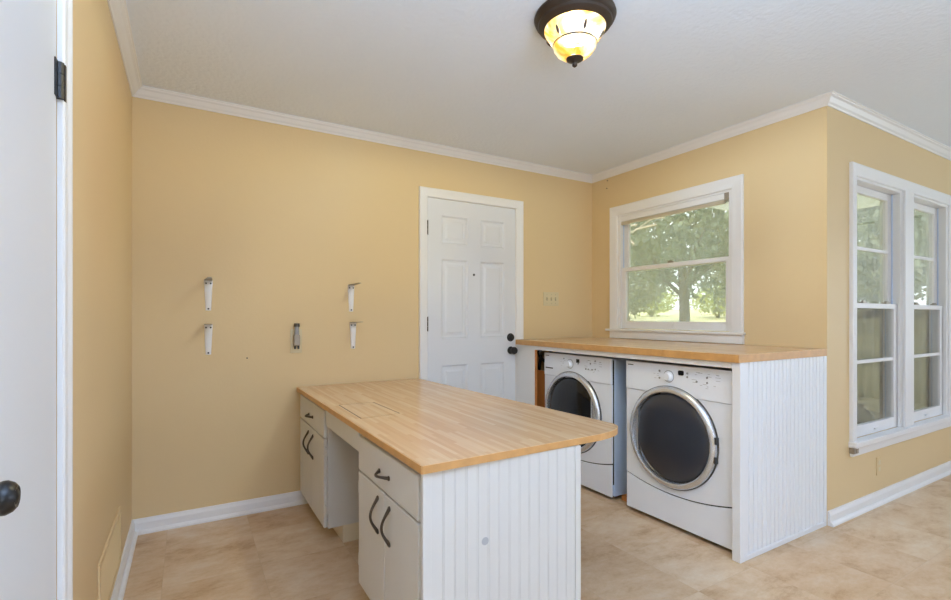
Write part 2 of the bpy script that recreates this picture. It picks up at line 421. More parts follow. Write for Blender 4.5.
# ------------------------------------------------------------------ windows
def double_hung(win, mp, u0, u1, z0, z1, zm, munt=None, sw=.05, dl=-.022, du=-.056, br=.065):
    """jamb liner, two sashes with panes, locks; opening u0..u1, z0..z1, meeting rail at zm; mp maps (u, d, z)"""
    def bx(mb, ua, ub, da, db, za, zb):
        p, q = mp(ua, da, za), mp(ub, db, zb)
        mb.box(min(p[0],q[0]), max(p[0],q[0]), min(p[1],q[1]), max(p[1],q[1]), za, zb); return mb
    j = MB(); e = .018
    bx(j, u0, u0+e, -WT, 0, z0, z1); bx(j, u1-e, u1, -WT, 0, z0, z1); bx(j, u0+e, u1-e, -WT, 0, z1-e, z1)
    bx(j, u0+e, u0+e+.012, -.018, -.002, z0, z1-e); bx(j, u1-e-.012, u1-e, -.018, -.002, z0, z1-e)
    j.build('jamb', 'white', win)
    for s0, s1 in ((u0+e, u0+e+.006), (u1-e-.006, u1-e)):
        for q0, q1 in ((-.054, -.048), (-.09, -.085)): bx(MB(), s0, s1, q0, q1, z0, z1-e).build('sash_track', 'applside', win)
    a, b = u0+e+.003, u1-e-.003
    for nm, d, za, zb, top, bot, mz in (('lower_sash', dl, z0+.002, zm+.018, .032, br, munt and munt[0]), ('upper_sash', du, zm-.014, z1-e-.002, .045, .030, munt and munt[1])):
        s = MB()
        bx(s, a, a+sw, d-.028, d, za, zb); bx(s, b-sw, b, d-.028, d, za, zb)
        bx(s, a+sw, b-sw, d-.028, d, za, za+bot); bx(s, a+sw, b-sw, d-.028, d, zb-top, zb)
        if mz: bx(s, a+sw, b-sw, d-.020, d-.004, mz-.011, mz+.011)
        so = s.build(nm, 'white', win, bevel=.003)
        bx(MB(), a+sw-.004, b-sw+.004, d-.016, d-.012, za+bot-.004, zb-top+.004).build('pane', 'pane', so)
        um = (a+b)/2
        if nm == 'lower_sash':
            l = bx(MB(), um-.030, um+.030, d, d+.008, za+.028, za+.034); bx(l, um-.03, um+.03, d+.006, d+.009, za+.020, za+.034)
            l.build('sash_lift', 'white', so)
            for q in ((um,) if b-a > .8 else (a+.18, b-.14)):
                k_ = bx(MB(), q-.026, q+.026, d-.026, d-.002, zb, zb+.010); bx(k_, q-.008, q+.030, d-.020, d-.008, zb+.010, zb+.018)
                k_.build('sash_lock', 'taupe', so)
    bx(MB(), u0+e, u1-e, -.105, -.103, zm if munt else z0+.002, z1-e).build('storm_pane' if munt else 'insect_screen', 'screen', win)
    if munt: bx(MB(), u0+e, u1-e, -.105, -.103, z0+.002, zm).build('insect_screen', 'dscreen', win)

w1 = sempty('window_1', (XR, 2.43, 1.07))
frame3(w1, mR, W1[0]+.004, W1[1]-.004, 1.086, W1[3]-.004, .078, 'window_casing')
double_hung(w1, mR, *W1[:2], W1[2]+.002, W1[3], 1.580, sw=.046, br=.062)
MB().box(XR-.034, XR+.02, 1.835, 3.045, 1.068, 1.0855, bev=.004).build('window_stool', 'white', w1)
MB().box(XR-.018, XR, 1.842, 3.008, 1.008, 1.068, bev=.003).build('window_apron', 'white', w1)

w2 = sempty('window_2', (4.2, YF, .4))
frame3(w2, mF, W2a[0]+.002, W2b[1]-.002, .442, 2.038, .072, 'window_casing')
MB().box(W2a[1]-.006, W2b[0]+.006, YF-.018, YF, .442, 2.04, bev=.003).build('mullion', 'white', w2)
for W in (W2a, W2b): double_hung(w2, mF, *W, 1.255, munt=(.905, 1.625), sw=.052, br=.07)
MB().box(3.385, 5.075, YF-.042, YF+.02, .408, .442, bev=.004).build('window_stool', 'white', w2)
MB().box(3.40, 5.06, YF-.016, YF, .352, .408, bev=.003).build('window_apron', 'white', w2)
for i in range(2): MB().box(3.392+i*.034, 3.418+i*.034, YF-.028, YF, .372, .407, bev=.003).build('corner_bracket', 'taupe', w2)
# windows added on the unseen side of the room, to hold the fill light
for i, (nm, mp, W) in enumerate((('unseen_window_3', lambda u,d,z: (XE-d, u, z), WE), ('unseen_window_4', lambda u,d,z: (u, YR+d, z), WR1))):
    w = sempty(nm, mp((W[0]+W[1])/2, 0, W[2]))
    frame3(w, mp, W[0], W[1], W[2]-.07, W[3], .075, 'window_casing')
    f = MB(); um = (W[0]+W[1])/2
    for ua, ub, za, zb_ in ((W[0],W[0]+.05,W[2],W[3]),(W[1]-.05,W[1],W[2],W[3]),(um-.03,um+.03,W[2],W[3]),(W[0],W[1],W[2],W[2]+.05),(W[0],W[1],W[3]-.05,W[3]),(W[0],W[1],(W[2]+W[3])/2-.02,(W[2]+W[3])/2+.02)):
        p, q = mp(ua, -.02, za), mp(ub, -.06, zb_)
        f.box(min(p[0],q[0]), max(p[0],q[0]), min(p[1],q[1]), max(p[1],q[1]), za, zb_)
    f.build('sash', 'white', w)

# mini blind head rail inside the window over the counter
bh = thing('blind_headrail', 'white raised blind headrail tucked under the top casing of the window over the counter', 'blind', (XR+.01, 2.44, 1.98))
MB().box(XR+.004, XR+.034, 1.985, 2.912, 1.985, 2.026, bev=.003).build('headrail', 'white', bh)
sl = MB()
for i in range(4): sl.box(XR+.006, XR+.032, 1.99, 2.905, 1.960+i*.006, 1.9635+i*.006)
sl.build('gathered_slats', 'cream', bh)
MB().box(XR+.003, XR+.036, 1.9385, 1.9845, 1.982, 2.027).build('end_bracket', 'taupe', bh)

# ------------------------------------------------------------------ island: two base cabinets, knee space, worktop
ZT = .745; FX = .604; FR = .622     # door faces, face frame
def bow_pull(parent, c, vert, L=.125):
    pts, rr = [], []
    for i in range(15):
        t = i/14; s = (t-.5)*L; out = .028*math.sin(PI*t)**1.15 + .002
        p = Vector((c[0]-out, c[1], c[2]+s)) if vert else Vector((c[0]-out, c[1]+s, c[2]))
        pts.append(p); rr.append(.0035+.0030*abs(math.cos(PI*t))**4+.0016*math.sin(PI*t)**2)
    mb = MB().tube(pts, rr, 10)
    for s in (-1, 1):
        e = Vector((c[0], c[1], c[2]+s*L/2)) if vert else Vector((c[0], c[1]+s*L/2, c[2]))
        mb.lathe([(.009,0),(.009,.003),(.006,.006),(0,.007)], e, (-1,0,0), 12)
    return mb.build('handle', 'pewter', parent, smooth=True)
def base_cabinet(name, label, y0, y1, near):
    t = thing(name, label, 'cabinet', (.91, (y0+y1)/2, 0), 'base cabinets under the island worktop')
    X1 = 1.224
    body = MB().box(FR, X1, y0, y1, .092, ZT-.026)
    body.build('body', 'cabwhite', t, bevel=.002)
    MB().box(.70, X1-.02, y0+.002, y1-.002, 0, .0915).build('toe_base', 'cream', t)
    dr = MB().box(FX, FR-.001, y0+.018, y1-.012, .560, .700, bev=.004).build('drawer', 'cabwhite', t)
    bow_pull(dr, (FX, (y0+y1)/2, .622), False, .098)
    ym = (y0+y1)/2
    for a, b, hy, ey in ((y0+.018, ym-.0015, ym-.055, y0+.010), (ym+.0015, y1-.012, ym+.065, y1-.004)):
        d = MB().box(FX, FR-.001, a, b, .092, .552, bev=.004).build('door', 'cabwhite', t)
        bow_pull(d, (FX, hy, .455), True)
        for z in (.16, .46):
            hgm = MB().cyl((FX+.008, ey, z), (FX+.008, ey, z+.05), .006, 10).box(FX+.006, FX+.017, ey-.009, ey+.009, z+.006, z+.044)
            hgm.build('hinge', 'cabwhite', d)
    return t
cab_far = base_cabinet('base_cabinet', 'white two door base cabinet with top drawer standing against the yellow back wall', 2.55, 3.2, False)
cab_near = base_cabinet('base_cabinet', 'white two door base cabinet with top drawer nearest the camera, beside the beadboard end', 1.35, 1.985, True)
# beadboard sheet builder, face to -y
def beadboard(x0, x1, y, z0, z1, pitch, dep=.004, gw=.010, t=.008):
    mb = MB(); pts = [(x0, y)]
    x = x0+pitch
    while x < x1-pitch*.3:
        pts += [(x-gw/2, y), (x-gw*.35, y+dep), (x-gw*.12, y+dep*.3), (x+gw*.12, y+dep*.3), (x+gw*.35, y+dep), (x+gw/2, y)]
        x += pitch
    pts += [(x1, y), (x1, y+t), (x0, y+t)]
    n = len(pts)
    vs = [(a, b, z0) for a, b in pts]+[(a, b, z1) for a, b in pts]
    mb.faces(vs, [(i, (i+1) % n, n+(i+1) % n, n+i) for i in range(n-3)] + [(n-1, 0, n, 2*n-1), (n-3, n-2, 2*n-2, 2*n-3), (n-2, n-1, 2*n-1, 2*n-2)])
    return mb
ep = thing('beadboard_panel', 'white beadboard panel closing the near end of the island with its wooden worktop', 'panel', (.92, 1.341, 0), 'beadboard end panels')
beadboard(.632, 1.206, 1.335, 0, ZT-.0265, .041, .0018, .007).build('board', 'cabwhite', ep)
MB().box(.603, .6315, 1.331, 1.349, 0, ZT-.0265, bev=.002).build('corner_strip', 'cabwhite', ep)
MB().box(1.2065, 1.232, 1.331, 1.349, 0, ZT-.0265, bev=.002).build('corner_strip', 'cabwhite', ep)
MB().lathe([(.013,0),(.013,.001),(0,.0012)], (.824,1.335,.464), (0,-1,0), 16).build('filled_hole', 'print', ep)
kn = thing('knee_apron', 'white apron board bridging the knee space between the two island cabinets', 'apron', (.62, 2.26, .64))
MB().box(FX+.006, FR, 1.9865, 2.5485, .625, ZT-.0265, bev=.002).build('board', 'cabwhite', kn)
bk = tag(MB().box(1.20, 1.214, 1.9865, 2.5485, 0, ZT-.0265).build('knee_back_panel', 'cabwhite'), 'white board closing the back of the knee space under the island worktop', 'panel')

wt = thing('worktop', 'butcher block island worktop with a square cut hatch and a rounded corner', 'worktop', (1.05, 2.2, ZT-.025))
def bez(p0, c, p1, n):
    return [tuple((1-t)**2*a+2*t*(1-t)*b+t*t*d for a, b, d in zip(p0, c, p1)) for t in [i/n for i in range(n+1)]]
outer = [(.597,1.322)] + bez((1.337,1.343), (1.535,1.368), (1.516,1.486), 14) + [(1.423,3.216), (.590,3.216)]
hole = [(.645,2.072), (.648,2.455), (.828,2.447), (.838,2.096)]
bmw = MB().prism(outer, ZT-.025, ZT, hole).build('slab', 'top', wt, bevel=.002)
c0 = (sum(p[0] for p in hole)/4, sum(p[1] for p in hole)/4)
g = .006
inner = [(x+g*(1 if x < c0[0] else -1), y+g*(1 if y < c0[1] else -1)) for x, y in hole]
MB().prism(inner, ZT-.022, ZT-.0006).build('hatch', 'top', wt)
MB().prism([(x+.0004*(1 if x < c0[0] else -1), y+.0004*(1 if y < c0[1] else -1)) for x, y in hole], ZT-.024, ZT-.0014, [(x+(g-.0004)*(1 if x < c0[0] else -1), y+(g-.0004)*(1 if y < c0[1] else -1)) for x, y in hole]).build('hatch_gap_strip', 'darkline', wt)  # dark strip laid in the hatch gap, shade put into its colour
# darker wooden nosing glued round the edge
def strip(mb, pts, z0, z1, t):
    P = [Vector((x, y)) for x, y in pts]; n = len(P); off = []
    for i in range(n):
        a = P[max(i-1,0)]; b = P[min(i+1,n-1)]; d = (b-a).normalized(); off.append(P[i]+Vector((d.y, -d.x))*t)
    for i in range(n-1):
        q = [P[i], P[i+1], off[i+1], off[i]]
        vs = [(v.x, v.y, z0) for v in q]+[(v.x, v.y, z1) for v in q]
        mb.faces(vs, [(0,1,5,4),(1,2,6,5),(2,3,7,6),(3,0,4,7),(0,1,2,3),(4,5,6,7)])
e = MB(); strip(e, [(.590,3.214),(.597,1.322)], ZT-.025, ZT-.001, .003)
strip(e, outer[:-1], ZT-.025, ZT-.001, .003)
e.build('edge_band', 'edge', wt)

# ------------------------------------------------------------------ laundry counter
ZC = 1.005
lc = thing('countertop', 'long butcher block countertop under the window above the washer and dryer', 'countertop', (2.7, 2.3, .965))
MB().box(2.2755, XR-.001, 1.3695, 1.804, .965, ZC, bev=.003).build('slab', 'top', lc)
MB().box(2.2755, XR-.001, 1.8065, 3.212, .965, ZC, bev=.003).build('slab', 'top', lc)
MB().box(2.272, 2.2753, 1.3662, 1.804, .9655, ZC-.002).box(2.2753, XR-.001, 1.3662, 1.3692, .9655, ZC-.002).box(2.272, 2.2753, 1.807, 3.212, .9655, ZC-.002).build('edge_band', 'edge', lc)
fr = thing('counter_frame', 'white painted face frame under the countertop, left of and above the washer', 'frame', (2.29, 2.3, 0))
MB().box(2.284, 2.304, 1.409, 3.212, .935, .9645).build('rail', 'white', fr, bevel=.002)
MB().box(2.284, 2.304, 2.980, 3.212, 0, .9345).build('stile', 'white', fr, bevel=.002)
MB().box(2.286, 2.304, 2.972, 2.9795, 0, .9345).build('unpainted_edge', 'rawwood', fr)
lp = thing('beadboard_panel', 'tall white beadboard panel closing the dryer end of the laundry counter', 'panel', (2.7, 1.38, 0), 'beadboard end panels')
beadboard(2.3265, 3.0965, 1.372, .026, .9645, .0385, .005, .011, .012).build('board', 'bead', lp)
MB().box(2.284, 2.326, YF, 1.408, 0, .9645, bev=.002).build('post', 'bead', lp)
MB().box(3.097, XR-.001, 1.3665, 1.384, .0, .9645, bev=.002).build('edge_strip', 'bead', lp)
MB().box(2.3265, 3.0965, 1.3668, 1.384, 0, .0255, bev=.002).build('base_strip', 'bead', lp)

# ------------------------------------------------------------------ washer and dryer
def appliance(name, label, fx, y0, y1, hinge_right, glass, yc):
    zc = .512; R = .284; top = .918; seam = .748
    t = thing(name, label, name.split('_')[-1], (fx+.35, yc, 0))
    def arc(y): return .236-.048*(1-((y-(y0+y1)/2)/((y1-y0)/2))**2)
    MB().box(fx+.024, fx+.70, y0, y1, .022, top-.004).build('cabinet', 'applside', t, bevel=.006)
    for a in (y0+.06, y1-.06):
        for b in (fx+.08, fx+.62): MB().cyl((b, a, 0), (b, a, .0215), .02, 12).build('foot', 'dkgrey', t)
    # black backing sheet that paints the shade in the gaps between the panels
    MB().box(fx+.012, fx+.0238, y0+.004, y1-.004, .10, top-.012).build('gap_backing', 'void', t)
    # front panel with a round door opening and a bowed lower edge
    hw = {1: y1-.002-yc, -1: yc-y0-.002}
    angs = sorted({2*PI*i/96 for i in range(96)} | {math.atan2(seam-.0004-zc, s*hw[s]) % (2*PI) for s in (1,-1)} | {math.atan2(arc(yc+s*hw[s])+.004-zc, s*hw[s]) % (2*PI) for s in (1,-1)})
    o_, i_ = [], []
    for a in angs:
        c, s = math.cos(a), math.sin(a); r = 2.0
        if abs(c) > 1e-6: r = min(r, hw[1 if c > 0 else -1]/abs(c))
        if s > 1e-6: r = min(r, (seam-.0004-zc)/s)
        if s < -1e-6:
            lo, hi = 0, r
            for _ in range(40):
                m_ = (lo+hi)/2
                if zc+m_*s > arc(yc+m_*c)+.004: lo = m_
                else: hi = m_
            r = lo
        o_.append((yc+r*c, zc+r*s)); i_.append((yc+min(.272, r-.002)*c, zc+min(.272, r-.002)*s))
    n = len(angs); mb = MB()
    vs = [(fx, *p) for p in o_]+[(fx, *p) for p in i_]+[(fx+.0118, *p) for p in o_]+[(fx+.0118, *p) for p in i_]
    fs = []
    for q in range(n):
        r = (q+1) % n
        fs += [(q, r, n+r, n+q), (q, 2*n+q, 2*n+r, r), (n+q, n+r, 3*n+r, 3*n+q)]
    mb.faces(vs, fs).build('front_panel', 'appl', t, bevel=.003)
    # kick panel with the matching bowed top
    mb = MB(); K = 28
    ys = [y0+.002+(y1-y0-.004)*i/K for i in range(K+1)]
    vs = [(x, y, z) for x in (fx, fx+.0118) for y in ys for z in (.022, arc(y)-.004)]
    L = 2*(K+1); fs = []
    for i in range(K):
        a = 2*i
        fs += [(a, a+2, a+3, a+1), (L+a, L+a+1, L+a+3, L+a+2), (a+1, a+3, L+a+3, L+a+1), (a, L+a, L+a+2, a+2)]
    fs += [(0, 1, L+1, L), (2*K, L+2*K, L+2*K+1, 2*K+1)]
    mb.faces(vs, fs).build('kick_panel', 'appl', t, bevel=.003)
    # control panel
    cp = MB().box(fx-.006, fx+.0118, y0+.002, y1-.002, seam+.001, top, bev=.004).build('control_panel', 'appl', t)
    X = fx-.006
    dy = yc+.009 if hinge_right else yc+.014
    MB().lathe([(.030,0),(.030,.004),(.024,.006),(.022,.022),(.019,.026),(0,.026)], (X, dy, .852), (-1,0,0), 28).build('dial', 'appl', cp, smooth=True)
    MB().lathe([(.034,0),(.034,.0015),(.0305,.0015),(.0305,0)], (X, dy, .852), (-1,0,0), 28, caps=False).build('dial_ring', 'grey', cp)
    MB().box(X-.002, X, dy-.096, dy-.064, .866, .892, bev=.006 if hinge_right else .0009).build('display', 'void', cp)
    btn = [(dy+.062,.878),(dy+.062,.838),(dy-.118,.880),(dy-.118,.860),(dy-.175,.842),(dy-.235,.868),(dy-.235,.842)] if hinge_right else \
          [(dy-.085,.86),(dy-.16,.83),(dy-.185,.83),(dy-.22,.83),(dy-.25,.835),(dy-.205,.87),(dy-.25,.89),(dy+.065,.885)]
    for a, b in btn:
        MB().lathe([(.0055,0),(.0055,.003),(.0035,.0045),(0,.0045)], (X, a, b), (-1,0,0), 10).build('button', 'grey', cp)
    # printed legends, too small to read, and the small mark in the corner
    rnd = random.Random(5); pm = MB()
    for k_ in range(16):
        a = dy-.14-rnd.random()*.15; b = .81+.085*rnd.random(); l = .010+.02*rnd.random()
        pm.box(X-.0004, X+.0002, a-l, a, b, b+.0022)
    for k_ in range(5):
        a = dy+.05+rnd.random()*.05; b = .83+.06*rnd.random(); pm.box(X-.0004, X+.0002, a, a+.014, b, b+.002)
    pm.build('panel_print', 'print', cp)
    MB().box(X-.0005, X+.0002, y1-.06, y1-.018, .894, .899).build('badge', 'dkgrey', cp)
    # door: chrome rim, bowed dark glass cut by the handle recess
    ax = (-1,0,0); o = (fx, yc, zc)
    rim = MB().lathe([(R,-.004),(R,.010),(R-.002,.016),(R-.010,.024),(R-.020,.029),(R-.027,.030),(R-.032,.027),(R-.035,.020),(R-.037,.004),(R-.037,-.004)], o, ax, 80, caps=False).build('door_rim', 'chrome', t, smooth=True)
    MB().lathe([(R+.005,-.003),(R+.005,.005),(R,.008),(R,-.003)], o, ax, 80, caps=False).build('door_gasket', 'dkgrey', rim, smooth=True)
    hs = 1 if hinge_right else -1
    rg = R-.0375
    gl = MB().lathe([(rg*math.sin(q*PI/2/10), .004+.040*math.cos(q*PI/2/10)) for q in range(11)], o, ax, 80, caps=False)
    cut = yc+hs*rg*.86
    bmesh.ops.bisect_plane(gl.bm, geom=gl.bm.verts[:]+gl.bm.edges[:]+gl.bm.faces[:], plane_co=(fx, cut, zc), plane_no=(0, hs, 0), clear_outer=True)
    gl.build('door_glass', glass, rim, smooth=True)
    # recessed pull behind the chord
    pts = []
    a0 = math.acos(.86)
    for q in range(17):
        a = -a0+2*a0*q/16; pts.append((yc+hs*rg*math.cos(a), zc+rg*math.sin(a)))
    hm = MB(); n = len(pts)
    hm.faces([(fx-.010, *p) for p in pts]+[(fx-.003, *p) for p in pts], [tuple(range(n)), tuple(range(n, 2*n))]+[(q, (q+1) % n, n+(q+1) % n, n+q) for q in range(n)])
    hm.box(fx-.024, fx-.010, min(cut, cut+hs*.006), max(cut, cut+hs*.006), zc-rg*.50, zc+rg*.50)
    hm.build('door_handle', 'chrome', rim)
    if hinge_right:
        for z in (zc+.04, zc-.06):
            q = math.asin((z-zc)/R); MB().box(fx-.022, fx-.002, yc-R*math.cos(q)-.008, yc-R*math.cos(q)+.004, z-.018, z+.018, bev=.002).build('door_hinge', 'dkgrey', rim)
    else:
        MB().box(X-.0015, X+.001, y1-.105, y1-.02, .800, .808, bev=.0006).build('dispenser_grip', 'dkgrey', cp)
    return t
appliance('clothes_dryer', 'white front loading dryer beside the beadboard panel, grey glass door with chrome rim', 2.335, 1.430, 2.118, True, 'dglass', 1.796)
appliance('clothes_washer', 'white front loading washer by the entry door, black glass door, partly behind island', 2.348, 2.25, 2.936, False, 'wglass', 2.628)
tag(MB().box(2.375, 2.395, 2.942, 3.13, 0, .765).build('wood_board', 'rawwood'), 'orange brown wooden board standing in the gap left of the washer', 'board')
ho = thing('water_hose', 'black water hose and grey fitting in the dark gap above the wooden board', 'hose', (2.46, 3.05, .82))
MB().tube([(2.45+.04*math.sin(i*.55), 3.00+.010*i, .875+.045*math.cos(i*.6)) for i in range(13)] + [(2.45, 3.135, .78), (2.45, 3.14, .5), (2.45, 3.14, .013)], .012, 10).build('hose', 'black', ho, smooth=True)
MB().cyl((2.39, 3.05, .90), (2.44, 3.05, .90), .014, 12).build('fitting', 'grey', ho)
tag(MB().box(2.42, 2.60, 2.135, 2.235, 0, .03).build('wood_block', 'rawwood'), 'small wooden block on the floor between washer and dryer', 'block')

# ------------------------------------------------------------------ ceiling lamp
lx, ly = 1.386, 1.535
lm = thing('ceiling_lamp', 'flush ceiling lamp of two amber glass tiers with dark bronze rim and finial', 'lamp', (lx, ly, H-.001))
MB().lathe([(.165,0),(.168,.010),(.163,.022),(.152,.030),(.150,.040),(.138,.050),(.126,.054),(.122,.050),(.12,.004),(0,.002)], (lx, ly, H-.001), (0,0,-1), 56).build('pan', 'bronze', lm, smooth=True)
sh = MB().lathe([(.124,.050),(.126,.058),(.120,.072),(.108,.092),(.096,.108),(.086,.116)], (lx, ly, H-.001), (0,0,-1), 56, caps=False).build('upper_glass', 'lamp', lm, smooth=True)
MB().lathe([(.087,.116),(.089,.120),(.086,.134),(.074,.152),(.056,.166),(.034,.174),(.012,.177)], (lx, ly, H-.001), (0,0,-1), 56, caps=False).build('lower_glass', 'lamp', lm, smooth=True)
MB().lathe([(.087,.113),(.0905,.116),(.0905,.119),(.087,.121)], (lx, ly, H-.001), (0,0,-1), 56, caps=False).build('band', 'bronze', lm, smooth=True)
for a in (10, 70, 130, 190, 250, 310):
    ca, sa = math.cos(math.radians(a)), math.sin(math.radians(a))
    p = lambda r, t: (lx+ca*r, ly+sa*r, H-.001-t)
    MB().tube([p(.118,.080), p(.114,.087), p(.108,.095), p(.102,.103), p(.098,.109)], [.002,.005,.006,.005,.002], 8).build('clip', 'bronze', lm, smooth=True)
MB().lathe([(.030,.172),(.036,.177),(.035,.181),(.022,.187),(.010,.191),(.007,.196),(.011,.201),(.010,.207),(.004,.212),(0,.213)], (lx, ly, H-.001), (0,0,-1), 24).build('finial', 'bronze', lm, smooth=True)

# ------------------------------------------------------------------ things on the walls
def bracket(name, label):
    x, z = .10, 1.402           # top centre of the first one
    t = thing(name, label, 'bracket', (x, YB, z-.175), 'white shelf brackets on the back wall')
    n = 9; mb = MB(); rows = []
    prof = [(-1,0),(-.92,.5),(-.55,.95),(0,1),(.55,.95),(.92,.5),(1,0)]
    vs, fs = [], []
    for i in range(n):
        tt = i/(n-1); w = .023-.009*tt; zz = z-.178*tt; dp = .010-.003*tt
        vs += [(x+w*a, YB-.0005-dp*b, zz) for a, b in prof]
    k = len(prof)
    for i in range(n-1):
        for j in range(k-1): fs.append((i*k+j, i*k+j+1, (i+1)*k+j+1, (i+1)*k+j))
        fs.append((i*k+k-1, i*k, (i+1)*k, (i+1)*k+k-1))
    fs += [tuple(range(k)), tuple(range((n-1)*k, n*k))]
    pl = mb.faces(vs, fs).build('wall_plate', 'white', t, smooth=True)
    arm = MB(); aw = .018
    for i in range(1):
        arm.faces([(x-.021,YB-.008,z-.004),(x+.021,YB-.008,z-.004),(x+.010,YB-.19,z+.001),(x-.010,YB-.19,z+.001),
                   (x-.021,YB-.008,z+.001),(x+.021,YB-.008,z+.001),(x+.010,YB-.19,z+.004),(x-.010,YB-.19,z+.004)],
                  [(0,1,2,3),(4,5,6,7),(0,1,5,4),(1,2,6,5),(2,3,7,6),(3,0,4,7)])
    arm.build('arm', 'taupe', t)  # arm is white too; its underside shade is put into the taupe
    for dx, dz in ((-.012,-.020),(.012,-.020),(0,-.168)):
        yy = .0088 if dx else .0078
        MB().lathe([(.0052,0),(.0052,.0015),(.003,.0028),(0,.0028)], (x+dx, YB-yy, z+dz), (0,-1,0), 10).build('screw', 'dkgrey', pl)
    return t
def dup(src, loc, label):
    r = src.copy(); C.objects.link(r); r.location = loc; r['label'] = label
    for ch in list(src.children):
        c = ch.copy(); C.objects.link(c); c.parent = r
        for g_ in ch.children:
            d = g_.copy(); C.objects.link(d); d.parent = c
    return r
b0 = bracket('shelf_bracket', 'white steel shelf bracket, upper one of the left pair on the back wall')
for dx, dz, lb in ((0,-.257,'lower one of the left pair on the back wall'), (.84,-.001,'upper one of the right pair on the back wall'), (.853,-.25,'lower one of the right pair on the back wall')):
    dup(b0, (b0.location.x+dx, YB, b0.location.z+dz), 'white steel shelf bracket, ' + lb)

ou = thing('wall_outlet', 'beige wall outlet with a grey metal plug-in fitting between the brackets', 'outlet', (.587, YB, .96))
MB().box(.552, .623, YB-.005, YB-.0003, .958, 1.108, bev=.002).build('cover_plate', 'beige', ou)
pl_ = MB().box(.570, .606, YB-.040, YB-.0052, 1.005, 1.075, bev=.004).build('plug_body', 'taupe', ou)
MB().cyl((.588, YB-.026, 1.0755), (.588, YB-.026, 1.125), .015, 14, .013).build('stem', 'grey', pl_, smooth=True)
MB().cyl((.588, YB-.026, 1.125), (.588, YB-.026, 1.146), .019, 14, .016).build('cap', 'pewter', pl_, smooth=True)
MB().cyl((.578, YB-.022, .985), (.578, YB-.022, 1.0045), .006, 10).build('prong', 'dkgrey', pl_)
MB().cyl((.599, YB-.022, .985), (.599, YB-.022, 1.0045), .006, 10).build('prong', 'dkgrey', pl_)

sw = thing('light_switch', 'beige triple light switch plate on the back wall right of the entry door', 'switch', (2.653, YB, 1.28))
MB().box(2.572, 2.735, YB-.006, YB-.0003, 1.281, 1.396, bev=.0025).build('cover_plate', 'beige', sw)
for i in (-1, 0, 1):
    x = 2.6535+i*.046
    MB().box(x-.0055, x+.0055, YB-.0068, YB-.0061, 1.325, 1.352).build('slot', 'taupe', sw)
    m = MB().box(-.004, .004, -.014, 0, -.006, .006, bev=.0015).xform(Matrix.Translation((x, YB-.0068, 1.339)) @ Matrix.Rotation(math.radians(-28), 4, 'X'))
    m.build('toggle', 'beige', sw)
    MB().lathe([(.003,0),(.002,.001),(0,.001)], (x, YB-.0061, 1.376), (0,-1,0), 8).build('screw', 'taupe', sw)
    MB().lathe([(.003,0),(.002,.001),(0,.001)], (x, YB-.0061, 1.301), (0,-1,0), 8).build('screw', 'taupe', sw)

pb = thing('wall_outlet', 'yellow painted low outlet plate on the wall under the double window', 'outlet', (3.79, YF, .18))
MB().box(3.755, 3.825, YF-.006, YF-.0003, .182, .296, bev=.0025).build('cover_plate', 'yellow', pb)
for z in (.218, .260): MB().box(3.776, 3.804, YF-.0075, YF-.0061, z-.013, z+.013, bev=.0006).build('socket', 'beige', pb)

vt = thing('air_vent', 'yellow painted air return grille low on the left wall above the baseboard', 'vent', (XL, 2.37, .10))
f = MB().box(XL+.0005, XL+.008, 2.07, 2.67, .325, .345).box(XL+.0005, XL+.008, 2.07, 2.67, .10, .12).box(XL+.0005, XL+.008, 2.07, 2.09, .12, .325).box(XL+.0005, XL+.008, 2.65, 2.67, .12, .325)
f.build('frame', 'yellow', vt, bevel=.001)
lv = MB()
for i in range(14):
    z = .128+i*.0145
    lv.faces([(XL+.001,2.09,z),(XL+.001,2.65,z),(XL+.0065,2.65,z+.007),(XL+.0065,2.09,z+.007),(XL+.001,2.09,z+.0105),(XL+.001,2.65,z+.0105)], [(0,1,2,3),(3,2,5,4)])
lv.build('louvres', 'yellow', vt)
for (p, nr, lb) in (((.305,YB,.938),(0,-1,0),'small dark nail in the back wall below and left of the outlet'), ((XR,3.045,2.385-.02),(-1,0,0),'small dark nail near the crown moulding above the counter window'), ((XR,3.052,2.30),(-1,0,0),'small dark nail just above the corner of the counter window casing')):
    tag(MB().cyl(Vector(p)-Vector(nr)*.01, Vector(p)+Vector(nr)*.008, .002, 8).lathe([(.0045,.006),(.0045,.008),(0,.0085)], p, nr, 10).build('nail', 'dkgrey'), lb, 'nail')

# curtain on the far side of the room (it shows in the double window's reflection)
cu = thing('curtain', 'white pleated curtain on the east wall, mirrored in the panes of the double window', 'curtain', (XE-.08, .62, .3))
mb = MB(); vs = []; n = 90
for i in range(n+1):
    y = .08+1.1*i/n; x = XE-.09+.028*math.sin(i*.95)+.01*math.sin(i*.31)
    vs += [(x, y, .3), (x, y, 2.2)]
mb.faces(vs, [(2*i, 2*i+2, 2*i+3, 2*i+1) for i in range(n)])
co = mb.build('cloth', 'curtain', cu, smooth=True); sm = co.modifiers.new('thick', 'SOLIDIFY'); sm.thickness = .003
MB().cyl((XE-.09, -.1, 2.215), (XE-.09, 1.25, 2.215), .012, 12).build('rod', 'bronze', cu, smooth=True)

# ------------------------------------------------------------------ outdoors
gm = MB(); vs, fs = [], []
prof = [(3.3,-.35),(8,-.3),(12,.1),(16,.55),(22,1.1),(32,1.7),(48,2.1),(70,2.3)]
ysr = [-40,-20,-8,0,6,12,20,32,50,75]
for x, z in prof:
    for y in ysr: vs.append((x, y, z+.12*math.sin(x*.4+y*.3)))
m_ = len(ysr)
for i in range(len(prof)-1):
    for j in range(m_-1): fs.append((i*m_+j, (i+1)*m_+j, (i+1)*m_+j+1, i*m_+j+1))
go = gm.faces(vs, fs).build('ground', 'grass', smooth=True); struct(go)

